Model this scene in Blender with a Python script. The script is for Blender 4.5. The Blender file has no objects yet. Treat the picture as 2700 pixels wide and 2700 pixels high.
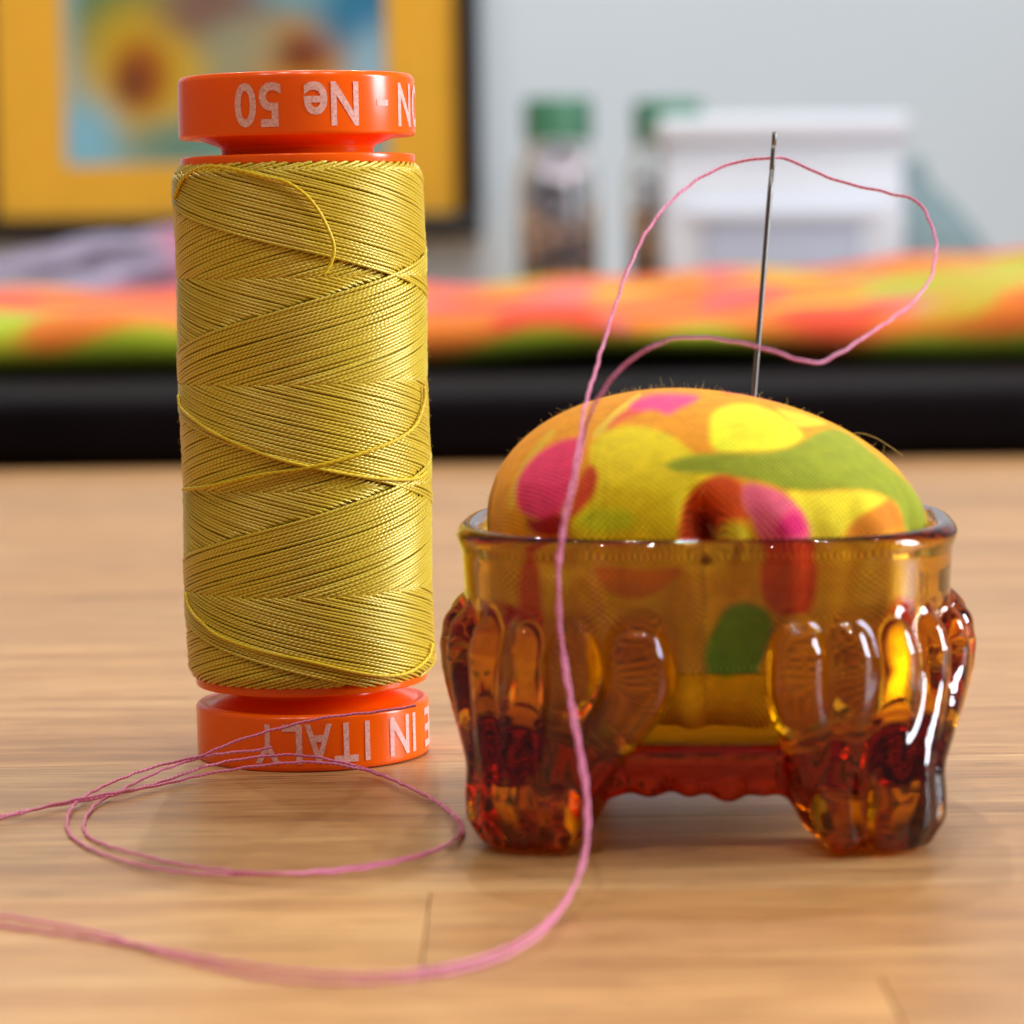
import bpy, bmesh, math, random
import numpy as np
from mathutils import Vector, Matrix

random.seed(7)
rng = np.random.default_rng(7)
scene = bpy.context.scene
col = scene.collection
MM = 0.001

# ------------------------------------------------------------------ camera
CAM_H = 0.0446           # metres above the table
FPX = 8000.0             # focal length in photo pixels (photo is 2700 px wide)
PITCH = math.atan((1350 - 620) / FPX)
ROLL = math.radians(0.75)
C0 = Vector((0, 0, CAM_H))
_f = Vector((0, math.cos(PITCH), -math.sin(PITCH)))
_r0 = Vector((1, 0, 0)); _u0 = Vector((0, math.sin(PITCH), math.cos(PITCH)))
_r = math.cos(ROLL) * _r0 - math.sin(ROLL) * _u0
_u = math.cos(ROLL) * _u0 + math.sin(ROLL) * _r0
cd = bpy.data.cameras.new("camera")
cam = bpy.data.objects.new("camera", cd); col.objects.link(cam)
cam.matrix_world = Matrix(((_r.x, _u.x, -_f.x, C0.x), (_r.y, _u.y, -_f.y, C0.y),
                           (_r.z, _u.z, -_f.z, C0.z), (0, 0, 0, 1)))
cd.sensor_width = 36; cd.sensor_fit = 'HORIZONTAL'
cd.lens = FPX / 2700 * 36
cd.clip_start = 0.01; cd.clip_end = 50
cd.dof.use_dof = True
cd.dof.focus_distance = 0.2515
cd.dof.aperture_fstop = cd.lens / 2.8      # entrance pupil 2.8 mm
cd.dof.aperture_blades = 0
scene.camera = cam

# ------------------------------------------------------------------ world, lights, exposure
w = bpy.data.worlds.new("World"); scene.world = w; w.use_nodes = True
bg = w.node_tree.nodes["Background"]
bg.inputs[0].default_value = (1.0, 0.98, 0.96, 1); bg.inputs[1].default_value = 0.15

def area(name, loc, target, size, power, color, shape='DISK', sy=None):
    l = bpy.data.lights.new(name, 'AREA'); l.shape = shape; l.size = size
    if sy: l.size_y = sy
    l.energy = power; l.color = color
    o = bpy.data.objects.new(name, l); col.objects.link(o)
    o.location = loc
    o.rotation_euler = (Vector(target) - Vector(loc)).to_track_quat('-Z', 'Y').to_euler()
    return o
# ceiling downlights, an added back row for the wall, and the daylit window on the right
for lx, ly, lp in [(-0.62, -0.45, 2.7), (-0.2, -0.25, 2.7), (0.22, -0.42, 2.7), (0.66, -0.25, 2.7),
                   (-0.45, 0.7, 1.9), (0.02, 0.82, 1.9), (0.45, 0.66, 1.9), (0.95, 0.75, 1.9),
                   (-0.55, 1.4, 4.8), (-0.05, 1.5, 7.6), (0.35, 1.5, 5.2)]:  # added fill row, put in only to brighten the wall
    area("ceiling_and_fill_lamp", (lx, ly, 1.55), (lx, ly, 0), 0.036, lp * 1.4, (1.0, 0.95, 0.88))
area("window_light", (1.15, 0.30, 0.42), (0.0, 0.25, 0.03), 0.32, 23.0, (0.82, 0.91, 1.0), 'RECTANGLE', 0.6)
scene.view_settings.view_transform = 'Standard'
scene.view_settings.look = 'None'
scene.view_settings.exposure = -0.08
scene.view_settings.gamma = 1.0
cy = scene.cycles
cy.use_denoising = True
try:
    cy.denoiser = 'OPENIMAGEDENOISE'
except Exception:
    pass
cy.max_bounces = 24; cy.transmission_bounces = 24; cy.glossy_bounces = 8; cy.diffuse_bounces = 5
cy.caustics_refractive = True; cy.caustics_reflective = True
cy.blur_glossy = 0.3
cy.sample_clamp_indirect = 10.0

# ------------------------------------------------------------------ helpers
def lin(r, g, b):
    f = lambda c: (c / 255) / 12.92 if c <= 10 else (((c / 255) + 0.055) / 1.055) ** 2.4
    return (f(r), f(g), f(b), 1.0)

def ray(px, py):
    return (_f + _r * ((px - 1350) / FPX) + _u * ((1350 - py) / FPX)).normalized()

def at_z(px, py, z=0.0):                       # photo pixel -> point at height z (m)
    d = ray(px, py); t = (z - C0.z) / d.z
    return C0 + d * t

def at_y(px, py, y):                           # photo pixel -> point at distance y (m)
    d = ray(px, py); return C0 + d * (y / d.y)

def project(P):                                # (N,3) metres -> photo pixels
    P = np.asarray(P) - np.array(C0)
    zf = P @ np.array(_f)
    return 1350 + FPX * (P @ np.array(_r)) / zf, 1350 - FPX * (P @ np.array(_u)) / zf

def make(name, verts, faces, mat=None, parent=None, smooth=True, uv=None, colors=None):
    me = bpy.data.meshes.new(name)
    me.from_pydata([tuple(v) for v in np.asarray(verts, dtype=float)], [], [tuple(int(i) for i in f) for f in faces])
    if smooth:
        me.polygons.foreach_set('use_smooth', [True] * len(me.polygons))
    if uv is not None:
        lay = me.uv_layers.new(name='UVMap')
        li = np.empty(len(me.loops), dtype=np.int32); me.loops.foreach_get('vertex_index', li)
        lay.data.foreach_set('uv', np.asarray(uv, dtype=np.float32)[li].ravel())
    if colors is not None:
        ca = me.color_attributes.new('print', 'FLOAT_COLOR', 'POINT')
        ca.data.foreach_set('color', np.asarray(colors, dtype=np.float32).ravel())
    me.update()
    o = bpy.data.objects.new(name, me); col.objects.link(o)
    if mat: me.materials.append(mat)
    if parent: o.parent = parent
    return o

def bm_obj(name, bm, mat=None, parent=None, smooth=False):
    me = bpy.data.meshes.new(name); bm.to_mesh(me); bm.free()
    if smooth: me.polygons.foreach_set('use_smooth', [True] * len(me.polygons))
    o = bpy.data.objects.new(name, me); col.objects.link(o)
    if mat: me.materials.append(mat)
    if parent: o.parent = parent
    return o

def tag(o, label=None, cat=None, group=None, kind=None):
    if label: o['label'] = label
    if cat: o['category'] = cat
    if group: o['group'] = group
    if kind: o['kind'] = kind
    return o

def empty(name, loc=(0, 0, 0), rz=0):
    o = bpy.data.objects.new(name, None); col.objects.link(o)
    o.location = loc; o.rotation_euler = (0, 0, rz); o.empty_display_size = 0.01
    return o

def spline(P, n):
    """Catmull-Rom through P resampled evenly to n points."""
    P = np.asarray(P, dtype=float)
    Q = np.vstack([2 * P[0] - P[1], P, 2 * P[-1] - P[-2]])
    out = []
    for i in range(len(P) - 1):
        p0, p1, p2, p3 = Q[i:i + 4]
        t = np.linspace(0, 1, 24, endpoint=False)[:, None]
        out.append(0.5 * ((2 * p1) + (-p0 + p2) * t + (2 * p0 - 5 * p1 + 4 * p2 - p3) * t ** 2 + (-p0 + 3 * p1 - 3 * p2 + p3) * t ** 3))
    out = np.vstack(out + [P[-1:]])
    s = np.r_[0, np.cumsum(np.linalg.norm(np.diff(out, axis=0), axis=1))]
    u = np.linspace(0, s[-1], n)
    return np.stack([np.interp(u, s, out[:, k]) for k in range(3)], 1)

def tube(P, r, sides=6, caps=True):
    """verts, faces, uv of a tube along polyline P; r scalar or per point."""
    P = np.asarray(P, dtype=float); n = len(P)
    r = np.broadcast_to(np.asarray(r, dtype=float), (n,))
    T = np.gradient(P, axis=0); T /= np.linalg.norm(T, axis=1)[:, None] + 1e-12
    N = np.empty_like(P)
    a = np.array([0, 0, 1.0]) if abs(T[0, 2]) < 0.9 else np.array([1.0, 0, 0])
    v = np.cross(T[0], a); N[0] = v / np.linalg.norm(v)
    for i in range(1, n):
        v = N[i - 1] - T[i] * np.dot(N[i - 1], T[i]); N[i] = v / (np.linalg.norm(v) + 1e-12)
    B = np.cross(T, N)
    ang = np.arange(sides) / sides * 2 * math.pi
    V = P[:, None, :] + r[:, None, None] * (np.cos(ang)[None, :, None] * N[:, None, :] + np.sin(ang)[None, :, None] * B[:, None, :])
    V = V.reshape(-1, 3)
    i = np.arange(n - 1)[:, None] * sides; j = np.arange(sides)[None, :]; j2 = (j + 1) % sides
    F = np.stack([i + j, i + j2, i + sides + j2, i + sides + j], -1).reshape(-1, 4).tolist()
    if caps:
        F.append(list(range(sides))[::-1]); F.append([(n - 1) * sides + k for k in range(sides)])
    s = np.r_[0, np.cumsum(np.linalg.norm(np.diff(P, axis=0), axis=1))]
    uv = np.stack([np.repeat(s / MM, sides), np.tile(np.arange(sides) / sides, n)], 1)
    return V, F, uv

class Joined:
    def __init__(s): s.V = []; s.F = []; s.U = []; s.n = 0
    def add(s, V, F, U=None):
        s.V.append(np.asarray(V)); s.F += [[i + s.n for i in f] for f in F]
        s.U.append(np.zeros((len(V), 2)) if U is None else U); s.n += len(V)
    def build(s, name, mat, parent=None, smooth=True):
        return make(name, np.vstack(s.V), s.F, mat, parent, smooth, uv=np.vstack(s.U))

def lathe(profile, seg=96, cap=True):
    """profile: list of (r, z) in metres."""
    V = []; F = []
    n = len(profile)
    for r, z in profile:
        for k in range(seg):
            a = 2 * math.pi * k / seg
            V.append((r * math.cos(a), r * math.sin(a), z))
    for i in range(n - 1):
        for k in range(seg):
            k2 = (k + 1) % seg
            F.append((i * seg + k, i * seg + k2, (i + 1) * seg + k2, (i + 1) * seg + k))
    if cap:
        F.append(tuple(range(seg))[::-1]); F.append(tuple((n - 1) * seg + k for k in range(seg)))
    return V, F

def rounded(profile, r, steps=4):
    """round the corners of an open (r,z) profile."""
    out = [profile[0]]
    for a, b, c in zip(profile, profile[1:], profile[2:]):
        a, b, c = map(np.array, (a, b, c))
        l1, l2 = np.linalg.norm(a - b), np.linalg.norm(c - b)
        q = min(r, l1 * 0.45, l2 * 0.45)
        p, s = b + (a - b) / l1 * q, b + (c - b) / l2 * q
        for t in np.linspace(0, 1, steps + 1):
            out.append(tuple((1 - t) ** 2 * p + 2 * t * (1 - t) * b + t * t * s))
    out.append(profile[-1]); return out

def box(name, size, loc, mat, parent=None, bevel=0.0, seg=2, rot=(0, 0, 0)):
    bm = bmesh.new(); bmesh.ops.create_cube(bm, size=1)
    bmesh.ops.scale(bm, vec=size, verts=bm.verts)
    if bevel: bmesh.ops.bevel(bm, geom=bm.edges[:], offset=bevel, segments=seg, affect='EDGES', profile=0.5)
    o = bm_obj(name, bm, mat, parent, smooth=bool(bevel))
    o.location = loc; o.rotation_euler = rot
    return o

# ---- material helpers
def new_mat(name):
    m = bpy.data.materials.new(name); m.use_nodes = True
    nt = m.node_tree; b = nt.nodes['Principled BSDF']
    return m, nt, b

def node(nt, typ, ins=None, **kw):
    n = nt.nodes.new(typ)
    for k, v in kw.items(): setattr(n, k, v)
    for k, v in (ins or {}).items():
        if hasattr(v, 'links') or isinstance(v, bpy.types.NodeSocket): nt.links.new(v, n.inputs[k])
        else: n.inputs[k].default_value = v
    return n

def ramp(nt, fac, stops, interp='LINEAR'):
    n = nt.nodes.new('ShaderNodeValToRGB'); e = n.color_ramp.elements
    n.color_ramp.interpolation = interp
    while len(e) < len(stops): e.new(0.5)
    for el, (p, c) in zip(e, stops): el.position = p; el.color = c
    nt.links.new(fac, n.inputs[0]); return n.outputs[0]

def simple(name, color, rough=0.5, spec=0.5, metal=0.0, noise=0.0, scale=200, bump=0.0, sss=0.0, coat=0.0):
    m, nt, b = new_mat(name)
    b.inputs['Base Color'].default_value = color; b.inputs['Roughness'].default_value = rough
    b.inputs['Specular IOR Level'].default_value = spec; b.inputs['Metallic'].default_value = metal
    b.inputs['Coat Weight'].default_value = coat
    if sss:
        b.inputs['Subsurface Weight'].default_value = sss
        b.inputs['Subsurface Radius'].default_value = (1.0, 0.25, 0.08)
        b.inputs['Subsurface Scale'].default_value = 0.0015
    if noise or bump:
        tc = node(nt, 'ShaderNodeTexCoord')
        nz = node(nt, 'ShaderNodeTexNoise', {'Vector': tc.outputs['Object'], 'Scale': scale, 'Detail': 5.0})
        if noise:
            c1 = tuple(c * (1 - noise) for c in color[:3]) + (1,); c2 = tuple(min(1, c * (1 + noise)) for c in color[:3]) + (1,)
            nt.links.new(ramp(nt, nz.outputs['Fac'], [(0.3, c1), (0.7, c2)]), b.inputs['Base Color'])
        if bump:
            bp = node(nt, 'ShaderNodeBump', {'Height': nz.outputs['Fac'], 'Strength': bump, 'Distance': 0.0004})
            nt.links.new(bp.outputs[0], b.inputs['Normal'])
    return m

def wood_mat():
    m, nt, b = new_mat('beech_wood')
    tc = node(nt, 'ShaderNodeTexCoord'); oi = node(nt, 'ShaderNodeObjectInfo')
    off = node(nt, 'ShaderNodeVectorMath', {0: oi.outputs['Location'], 1: (7.3, 11.1, 3.0)}, operation='MULTIPLY')
    co = node(nt, 'ShaderNodeVectorMath', {0: tc.outputs['Object'], 1: off.outputs[0]}, operation='ADD')
    def nz(sx, sy, detail=6.0, dist=0.0, rough=0.6):
        mp = node(nt, 'ShaderNodeVectorMath', {0: co.outputs[0], 1: (sx, sy, 40)}, operation='MULTIPLY')
        return node(nt, 'ShaderNodeTexNoise', {'Vector': mp.outputs[0], 'Scale': 1.0, 'Detail': detail, 'Roughness': rough, 'Distortion': dist}).outputs['Fac']
    broad = nz(13, 150, 4.0, 0.8); fine = nz(110, 1700, 5.0); pores = nz(300, 4200, 3.0); cloud = nz(48, 240, 4.0)
    c = ramp(nt, broad, [(0.30, lin(166, 118, 71)), (0.5, lin(187, 140, 90)), (0.72, lin(204, 161, 110))])
    fl = ramp(nt, fine, [(0.38, (0.60, 0.53, 0.46, 1)), (0.5, (0.95, 0.94, 0.92, 1)), (0.64, (1.06, 1.06, 1.06, 1))])
    mx = node(nt, 'ShaderNodeMix', {'Factor': 0.72}, data_type='RGBA', blend_type='MULTIPLY')
    # Mix node sockets by type: use indices for colour
    mx.inputs[6].default_value = (1, 1, 1, 1)
    nt.links.new(c, mx.inputs[6]); nt.links.new(fl, mx.inputs[7])
    pr = ramp(nt, pores, [(0.30, (0.60, 0.52, 0.45, 1)), (0.40, (1, 1, 1, 1))])
    m2 = node(nt, 'ShaderNodeMix', {'Factor': 0.9}, data_type='RGBA', blend_type='MULTIPLY')
    nt.links.new(mx.outputs[2], m2.inputs[6]); nt.links.new(pr, m2.inputs[7])
    cl = ramp(nt, cloud, [(0.3, (0.88, 0.85, 0.82, 1)), (0.7, (1.08, 1.08, 1.06, 1))])
    m3 = node(nt, 'ShaderNodeMix', {'Factor': 1.0}, data_type='RGBA', blend_type='MULTIPLY')
    nt.links.new(m2.outputs[2], m3.inputs[6]); nt.links.new(cl, m3.inputs[7])
    m4 = node(nt, 'ShaderNodeMix', {'Factor': 1.0}, data_type='RGBA', blend_type='MULTIPLY')
    nt.links.new(m3.outputs[2], m4.inputs[6]); nt.links.new(oi.outputs['Color'], m4.inputs[7])
    nt.links.new(m4.outputs[2], b.inputs['Base Color'])
    rr = node(nt, 'ShaderNodeMapRange', {'Value': fine, 'To Min': 0.34, 'To Max': 0.48})
    nt.links.new(rr.outputs[0], b.inputs['Roughness'])
    b.inputs['Specular IOR Level'].default_value = 0.45
    bp = node(nt, 'ShaderNodeBump', {'Height': fine, 'Strength': 0.25, 'Distance': 0.00008})
    nt.links.new(bp.outputs[0], b.inputs['Normal'])
    return m

def thread_mat(name, dark, light, sheen=0.3, rough=0.42, ply=1.6, spec=0.5, tint=(1, 1, 1, 1), relief=0.45):
    """spun, plied sewing thread; UV = (mm along, turn around)."""
    m, nt, b = new_mat(name)
    uv = node(nt, 'ShaderNodeUVMap'); sp = node(nt, 'ShaderNodeSeparateXYZ', {0: uv.outputs[0]})
    a = node(nt, 'ShaderNodeMath', {0: sp.outputs[0], 1: ply}, operation='MULTIPLY')
    v2 = node(nt, 'ShaderNodeMath', {0: sp.outputs[1], 1: 2.0}, operation='MULTIPLY')
    s = node(nt, 'ShaderNodeMath', {0: a.outputs[0], 1: v2.outputs[0]}, operation='ADD')
    s2 = node(nt, 'ShaderNodeMath', {0: s.outputs[0], 1: 2 * math.pi}, operation='MULTIPLY')
    sn = node(nt, 'ShaderNodeMath', {0: s2.outputs[0]}, operation='SINE')
    tc = node(nt, 'ShaderNodeTexCoord')
    nz = node(nt, 'ShaderNodeTexNoise', {'Vector': tc.outputs['Object'], 'Scale': 1800.0, 'Detail': 3.0})
    h = node(nt, 'ShaderNodeMath', {0: sn.outputs[0], 1: nz.outputs['Fac']}, operation='ADD')
    mr = node(nt, 'ShaderNodeMapRange', {'Value': h.outputs[0], 'From Min': -0.7, 'From Max': 1.6})
    nt.links.new(ramp(nt, mr.outputs[0], [(0, dark), (1, light)]), b.inputs['Base Color'])
    bp = node(nt, 'ShaderNodeBump', {'Height': h.outputs[0], 'Strength': relief, 'Distance': 0.00004})
    nt.links.new(bp.outputs[0], b.inputs['Normal'])
    b.inputs['Roughness'].default_value = rough; b.inputs['Specular IOR Level'].default_value = spec
    b.inputs['IOR'].default_value = 1.7; b.inputs['Sheen Weight'].default_value = sheen; b.inputs['Specular Tint'].default_value = tint
    return m

def print_mat(name, rough=0.85, weave=2.2, bump=0.6, sheen=0.06):
    """printed cotton: colours from the print, weave from the UVs in mm."""
    m, nt, b = new_mat(name)
    at = node(nt, 'ShaderNodeAttribute', attribute_name='print')
    uv = node(nt, 'ShaderNodeUVMap'); sp = node(nt, 'ShaderNodeSeparateXYZ', {0: uv.outputs[0]})
    def wv(sock):
        a = node(nt, 'ShaderNodeMath', {0: sock, 1: weave * 2 * math.pi}, operation='MULTIPLY')
        return node(nt, 'ShaderNodeMath', {0: a.outputs[0]}, operation='SINE').outputs[0]
    h = node(nt, 'ShaderNodeMath', {0: wv(sp.outputs[0]), 1: wv(sp.outputs[1])}, operation='MULTIPLY')
    tc = node(nt, 'ShaderNodeTexCoord')
    nz = node(nt, 'ShaderNodeTexNoise', {'Vector': tc.outputs['Object'], 'Scale': 900.0, 'Detail': 4.0})
    h2 = node(nt, 'ShaderNodeMath', {0: h.outputs[0], 1: nz.outputs['Fac']}, operation='ADD')
    k = node(nt, 'ShaderNodeMapRange', {'Value': h2.outputs[0], 'From Min': -0.7, 'From Max': 1.6, 'To Min': 0.38, 'To Max': 1.36})
    vm = node(nt, 'ShaderNodeVectorMath', {0: at.outputs['Color'], 1: k.outputs[0]}, operation='MULTIPLY')
    nt.links.new(vm.outputs[0], b.inputs['Base Color'])
    bp = node(nt, 'ShaderNodeBump', {'Height': h2.outputs[0], 'Strength': bump, 'Distance': 0.00008})
    nt.links.new(bp.outputs[0], b.inputs['Normal'])
    b.inputs['Roughness'].default_value = rough; b.inputs['Specular IOR Level'].default_value = 0.2
    b.inputs['Sheen Weight'].default_value = sheen
    return m

def glass_mat(name, density, color, ior=1.5, rough=0.0):
    m, nt, b = new_mat(name)
    b.inputs['Base Color'].default_value = (1, 1, 1, 1)
    b.inputs['Transmission Weight'].default_value = 1.0
    b.inputs['IOR'].default_value = ior; b.inputs['Roughness'].default_value = rough
    va = node(nt, 'ShaderNodeVolumeAbsorption', {'Color': color, 'Density': density})
    nt.links.new(va.outputs[0], nt.nodes['Material Output'].inputs['Volume'])
    return m

M_WOOD = wood_mat()
M_ORANGE = simple('orange_plastic', (1.0, 0.12, 0.001, 1), 0.2, 0.35, sss=0.2)
M_PRINT = simple('white_print', lin(248, 176, 165), 0.5, 0.3, noise=0.3, scale=5000)
M_OLIVE = thread_mat('olive_gold_thread', lin(184, 148, 22), lin(236, 208, 60), 0.0, 0.32, ply=2.2, spec=1.0, tint=(1.0, 0.95, 0.45, 1), relief=0.3)
M_OLIVE_LIGHT = thread_mat('loose_gold_thread', lin(205, 165, 8), lin(242, 208, 34), 0.0, 0.45, tint=(1.0, 0.9, 0.4, 1))
M_PINK = thread_mat('pink_thread', lin(206, 82, 132), lin(244, 136, 180), 0.15, 0.5, ply=2.0)
M_AMBER = glass_mat('amber_glass', 1050.0, (0.952, 0.838, 0.10, 1))
M_COTTON = print_mat('printed_cotton')
M_FUZZ = simple('cotton_fibre', lin(225, 195, 110), 0.8)
M_STEEL = simple('needle_steel', (0.22, 0.20, 0.185, 1), 0.4, 0.5, metal=1.0)
M_WALL = simple('wall_paint', lin(202, 218, 232), 0.8, noise=0.02, scale=6)
M_BLACK = simple('black_plastic', (0.006, 0.004, 0.005, 1), 0.65, 0.03, noise=0.2, scale=60)
M_FRAME = simple('black_frame', (0.008, 0.008, 0.010, 1), 0.35)
M_MAT = simple('yellow_mat_board', lin(222, 166, 42), 0.85, noise=0.04, scale=40)
M_WHITE = simple('white_plastic', lin(216, 226, 242), 0.4, noise=0.02, scale=40)
M_PANEL = simple('grey_blue_label', lin(172, 182, 205), 0.6, noise=0.03, scale=60)
M_GREEN = simple('green_lid', lin(72, 134, 106), 0.4)
M_TEAL = simple('teal_cloth', lin(126, 150, 158), 0.8, noise=0.15, scale=60)
M_HIGHLIGHT = simple('highlight_white', lin(246, 236, 252), 0.3)
M_CLEAR = glass_mat('clear_glass', 4.0, (0.8, 0.9, 0.85, 1), 1.45)

# ------------------------------------------------------------------ table of wooden staves
def gy(py): return at_z(1350, py).y
y_first, y_second = gy(2592), gy(2348)
sw = y_second - y_first
table = box('table', (2.6, 2.30, 0.03), (0, 1.05, -0.0182), simple('table_core', lin(120, 80, 48), 0.7))
tag(table, kind='structure')
table_root = table
y = y_first - 6 * sw; row = 0
stave_mesh = {}
def stave(x0, x1, y0, y1, tone):
    L = round(x1 - x0, 4); W = round(y1 - y0, 5); key = (L, W)
    if key not in stave_mesh:
        bm = bmesh.new(); bmesh.ops.create_cube(bm, size=1)
        bmesh.ops.scale(bm, vec=(L - 0.00008, W - 0.00004, 0.003), verts=bm.verts)
        top = [e for e in bm.edges if all(v.co.z > 0 for v in e.verts)]
        bmesh.ops.bevel(bm, geom=top, offset=0.00004, segments=1, affect='EDGES')
        me = bpy.data.meshes.new('stave'); bm.to_mesh(me); bm.free(); me.materials.append(M_WOOD)
        stave_mesh[key] = me
    o = bpy.data.objects.new('stave', stave_mesh[key]); col.objects.link(o)
    o.parent = table_root
    o.location = ((x0 + x1) / 2, (y0 + y1) / 2 - 1.05, -0.0015 + 0.0182)
    o.color = tone
    return o
TONES = [(1.0, 1.0, 1.0, 1), (0.93, 0.90, 0.86, 1), (1.06, 1.04, 1.0, 1), (0.98, 0.94, 0.88, 1), (1.04, 1.0, 0.94, 1), (0.95, 0.95, 0.93, 1)]
rows = []
while y < 2.19:
    rows.append(y); y += sw
jx1 = at_z(1122, 2450).x; jx0 = at_z(2352, 2640).x
rr_ = random.Random(3)
for k, y0 in enumerate(rows):
    half = 0.16 + 0.17 * y0
    half = max(half, 0.2)
    cuts = []
    if abs(y0 - y_first) < 1e-6: cuts = [-0.31, jx1, 0.28]
    elif abs(y0 - (y_first - sw)) < 1e-6: cuts = [-0.2, jx0, 0.3]
    else:
        x = -half - rr_.uniform(0, 0.3)
        cuts = []
        while x < half + 0.1:
            cuts.append(x); x += rr_.uniform(0.22, 0.42)
        # keep joints of the near rows out of the photographed strip
        if y0 < 0.42: cuts = [c for c in cuts if not (-0.075 < c < 0.075)] or [-0.2, 0.2]
    edges = sorted(set([-half - 0.35] + [c for c in cuts if -half - 0.3 < c < half + 0.3] + [half + 0.35]))
    for x0, x1 in zip(edges, edges[1:]):
        if x1 - x0 < 0.03: continue
        t = rr_.choice(TONES)
        if abs(y0 - y_first) < 1e-6: t = (1.05, 1.02, 0.95, 1) if x1 <= jx1 + 1e-6 else (0.97, 0.90, 0.80, 1)
        if abs(y0 - (y_first - sw)) < 1e-6: t = (1.16, 1.12, 1.04, 1) if x1 <= jx0 + 1e-6 else (1.02, 0.95, 0.86, 1)
        stave(x0, x1, y0, y0 + sw, t)

wall = box('wall', (3.2, 0.05, 1.6), (0, 2.225, 0.75), M_WALL); tag(wall, kind='structure')

# ------------------------------------------------------------------ spool of thread
SP = at_z(828, 1984); SP = Vector((SP.x, SP.y, 0))
spool = empty('thread_spool', SP); spool.rotation_euler = (0, math.radians(-0.45), 0)
tag(spool, 'orange plastic spool wound with olive gold thread, standing upright on the wooden table', 'thread spool')
RF = 10.05
def mmp(p): return [(r * MM, z * MM) for r, z in p]
# bottom cap, top cap (mirrored), disc flanges, neck
ZT = 58.3
cap_prof = [(0.01, 0.05), (8.8, 0.05), (9.9, 0.05), (RF, 0.35), (RF + 0.03, 4.55), (9.75, 4.85), (9.2, 4.75), (6.6, 5.55), (6.5, 6.2), (0.01, 6.2)]
V, F = lathe(mmp(rounded(cap_prof, 0.16)), 128, cap=False)
capb = make('bottom_cap', V, F, M_ORANGE, spool)
cap_top = [(0.01, 52.0), (6.5, 52.0), (6.6, 52.35), (8.9, 53.25), (9.85, 53.05), (RF + 0.05, 53.25), (RF, 57.9), (9.8, ZT), (8.6, ZT), (8.4, 57.6), (0.01, 57.6)]
V, F = lathe(mmp(rounded(cap_top, 0.16)), 128, cap=False)
capt = make('top_cap', V, F, M_ORANGE, spool)
V, F = lathe(mmp([(0.01, 5.6), (6.5, 5.6), (6.5, 52.5), (0.01, 52.5)]), 96, cap=False)
make('core_tube', V, F, M_ORANGE, spool)
for z0, z1 in ((6.35, 7.15), (50.75, 51.55)):
    V, F = lathe(mmp(rounded([(6.0, z0), (RF - 0.05, z0), (RF - 0.05, z1), (6.0, z1)], 0.2)), 128, cap=False)
    make('disc_flange', V, F, M_ORANGE, spool)

# lettering printed upside down round the caps
def glyph(ch, height, width=None, weight=0.02):
    cu = bpy.data.curves.new('glyph', 'FONT'); cu.body = ch; cu.size = 1.0; cu.offset = weight; cu.resolution_u = 4
    o = bpy.data.objects.new('glyph', cu); col.objects.link(o)
    dg = bpy.context.evaluated_depsgraph_get()
    me = bpy.data.meshes.new_from_object(o.evaluated_get(dg))
    bpy.data.objects.remove(o); bpy.data.curves.remove(cu)
    bm = bmesh.new(); bm.from_mesh(me); bpy.data.meshes.remove(me)
    bmesh.ops.triangulate(bm, faces=bm.faces[:])
    bmesh.ops.subdivide_edges(bm, edges=[e for e in bm.edges if e.calc_length() > 0.15], cuts=3, use_grid_fill=True)
    bmesh.ops.triangulate(bm, faces=bm.faces[:])
    V = np.array([v.co[:] for v in bm.verts]); F = [[v.index for v in f.verts] for f in bm.faces]; bm.free()
    mn, mx = V.min(0), V.max(0)
    h = height
    V = (V - (mn + mx) / 2)
    sy = h / (mx[1] - mn[1]); sx = (width / (mx[0] - mn[0])) if width else sy * 0.72
    V[:, 0] *= sx; V[:, 1] *= sy
    return V, F
def lettering(items, zc, radius, parent):
    J = Joined()
    for ch, psi, h, wd, dz in items:
        V, F = glyph(ch, h, wd)
        a = math.radians(psi) - V[:, 0] / radius          # upside down: text runs right to left
        z = zc + dz - V[:, 1]
        P = np.stack([radius * np.sin(a), -radius * np.cos(a), z], 1) * MM
        J.add(P, F)
    return J.build('lettering', M_PRINT, parent, smooth=False)
lettering([('0', -20.7, 3.65, 1.95, 0), ('5', -8.6, 3.65, 1.85, 0), ('e', 12.9, 2.75, 2.0, 0.45), ('N', 27.3, 3.6, 2.5, 0),
           ('-', 49.0, 0.5, 1.3, 0.1), ('N', 68.0, 3.6, 2.5, 0), ('O', 85.5, 3.6, 2.6, 0)], 55.55, RF + 0.07, capt)
lettering([('Y', -18.6, 3.35, 2.3, 0), ('L', -6.4, 3.35, 1.7, 0), ('A', 6.2, 3.35, 2.3, 0), ('T', 19.6, 3.35, 2.1, 0), ('I', 30.5, 3.35, 0.45, 0),
           ('N', 50.5, 3.35, 2.4, 0), ('I', 62.0, 3.35, 0.45, 0), ('E', 80.0, 3.35, 1.9, 0)], 2.42, RF + 0.07, capb)

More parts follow.
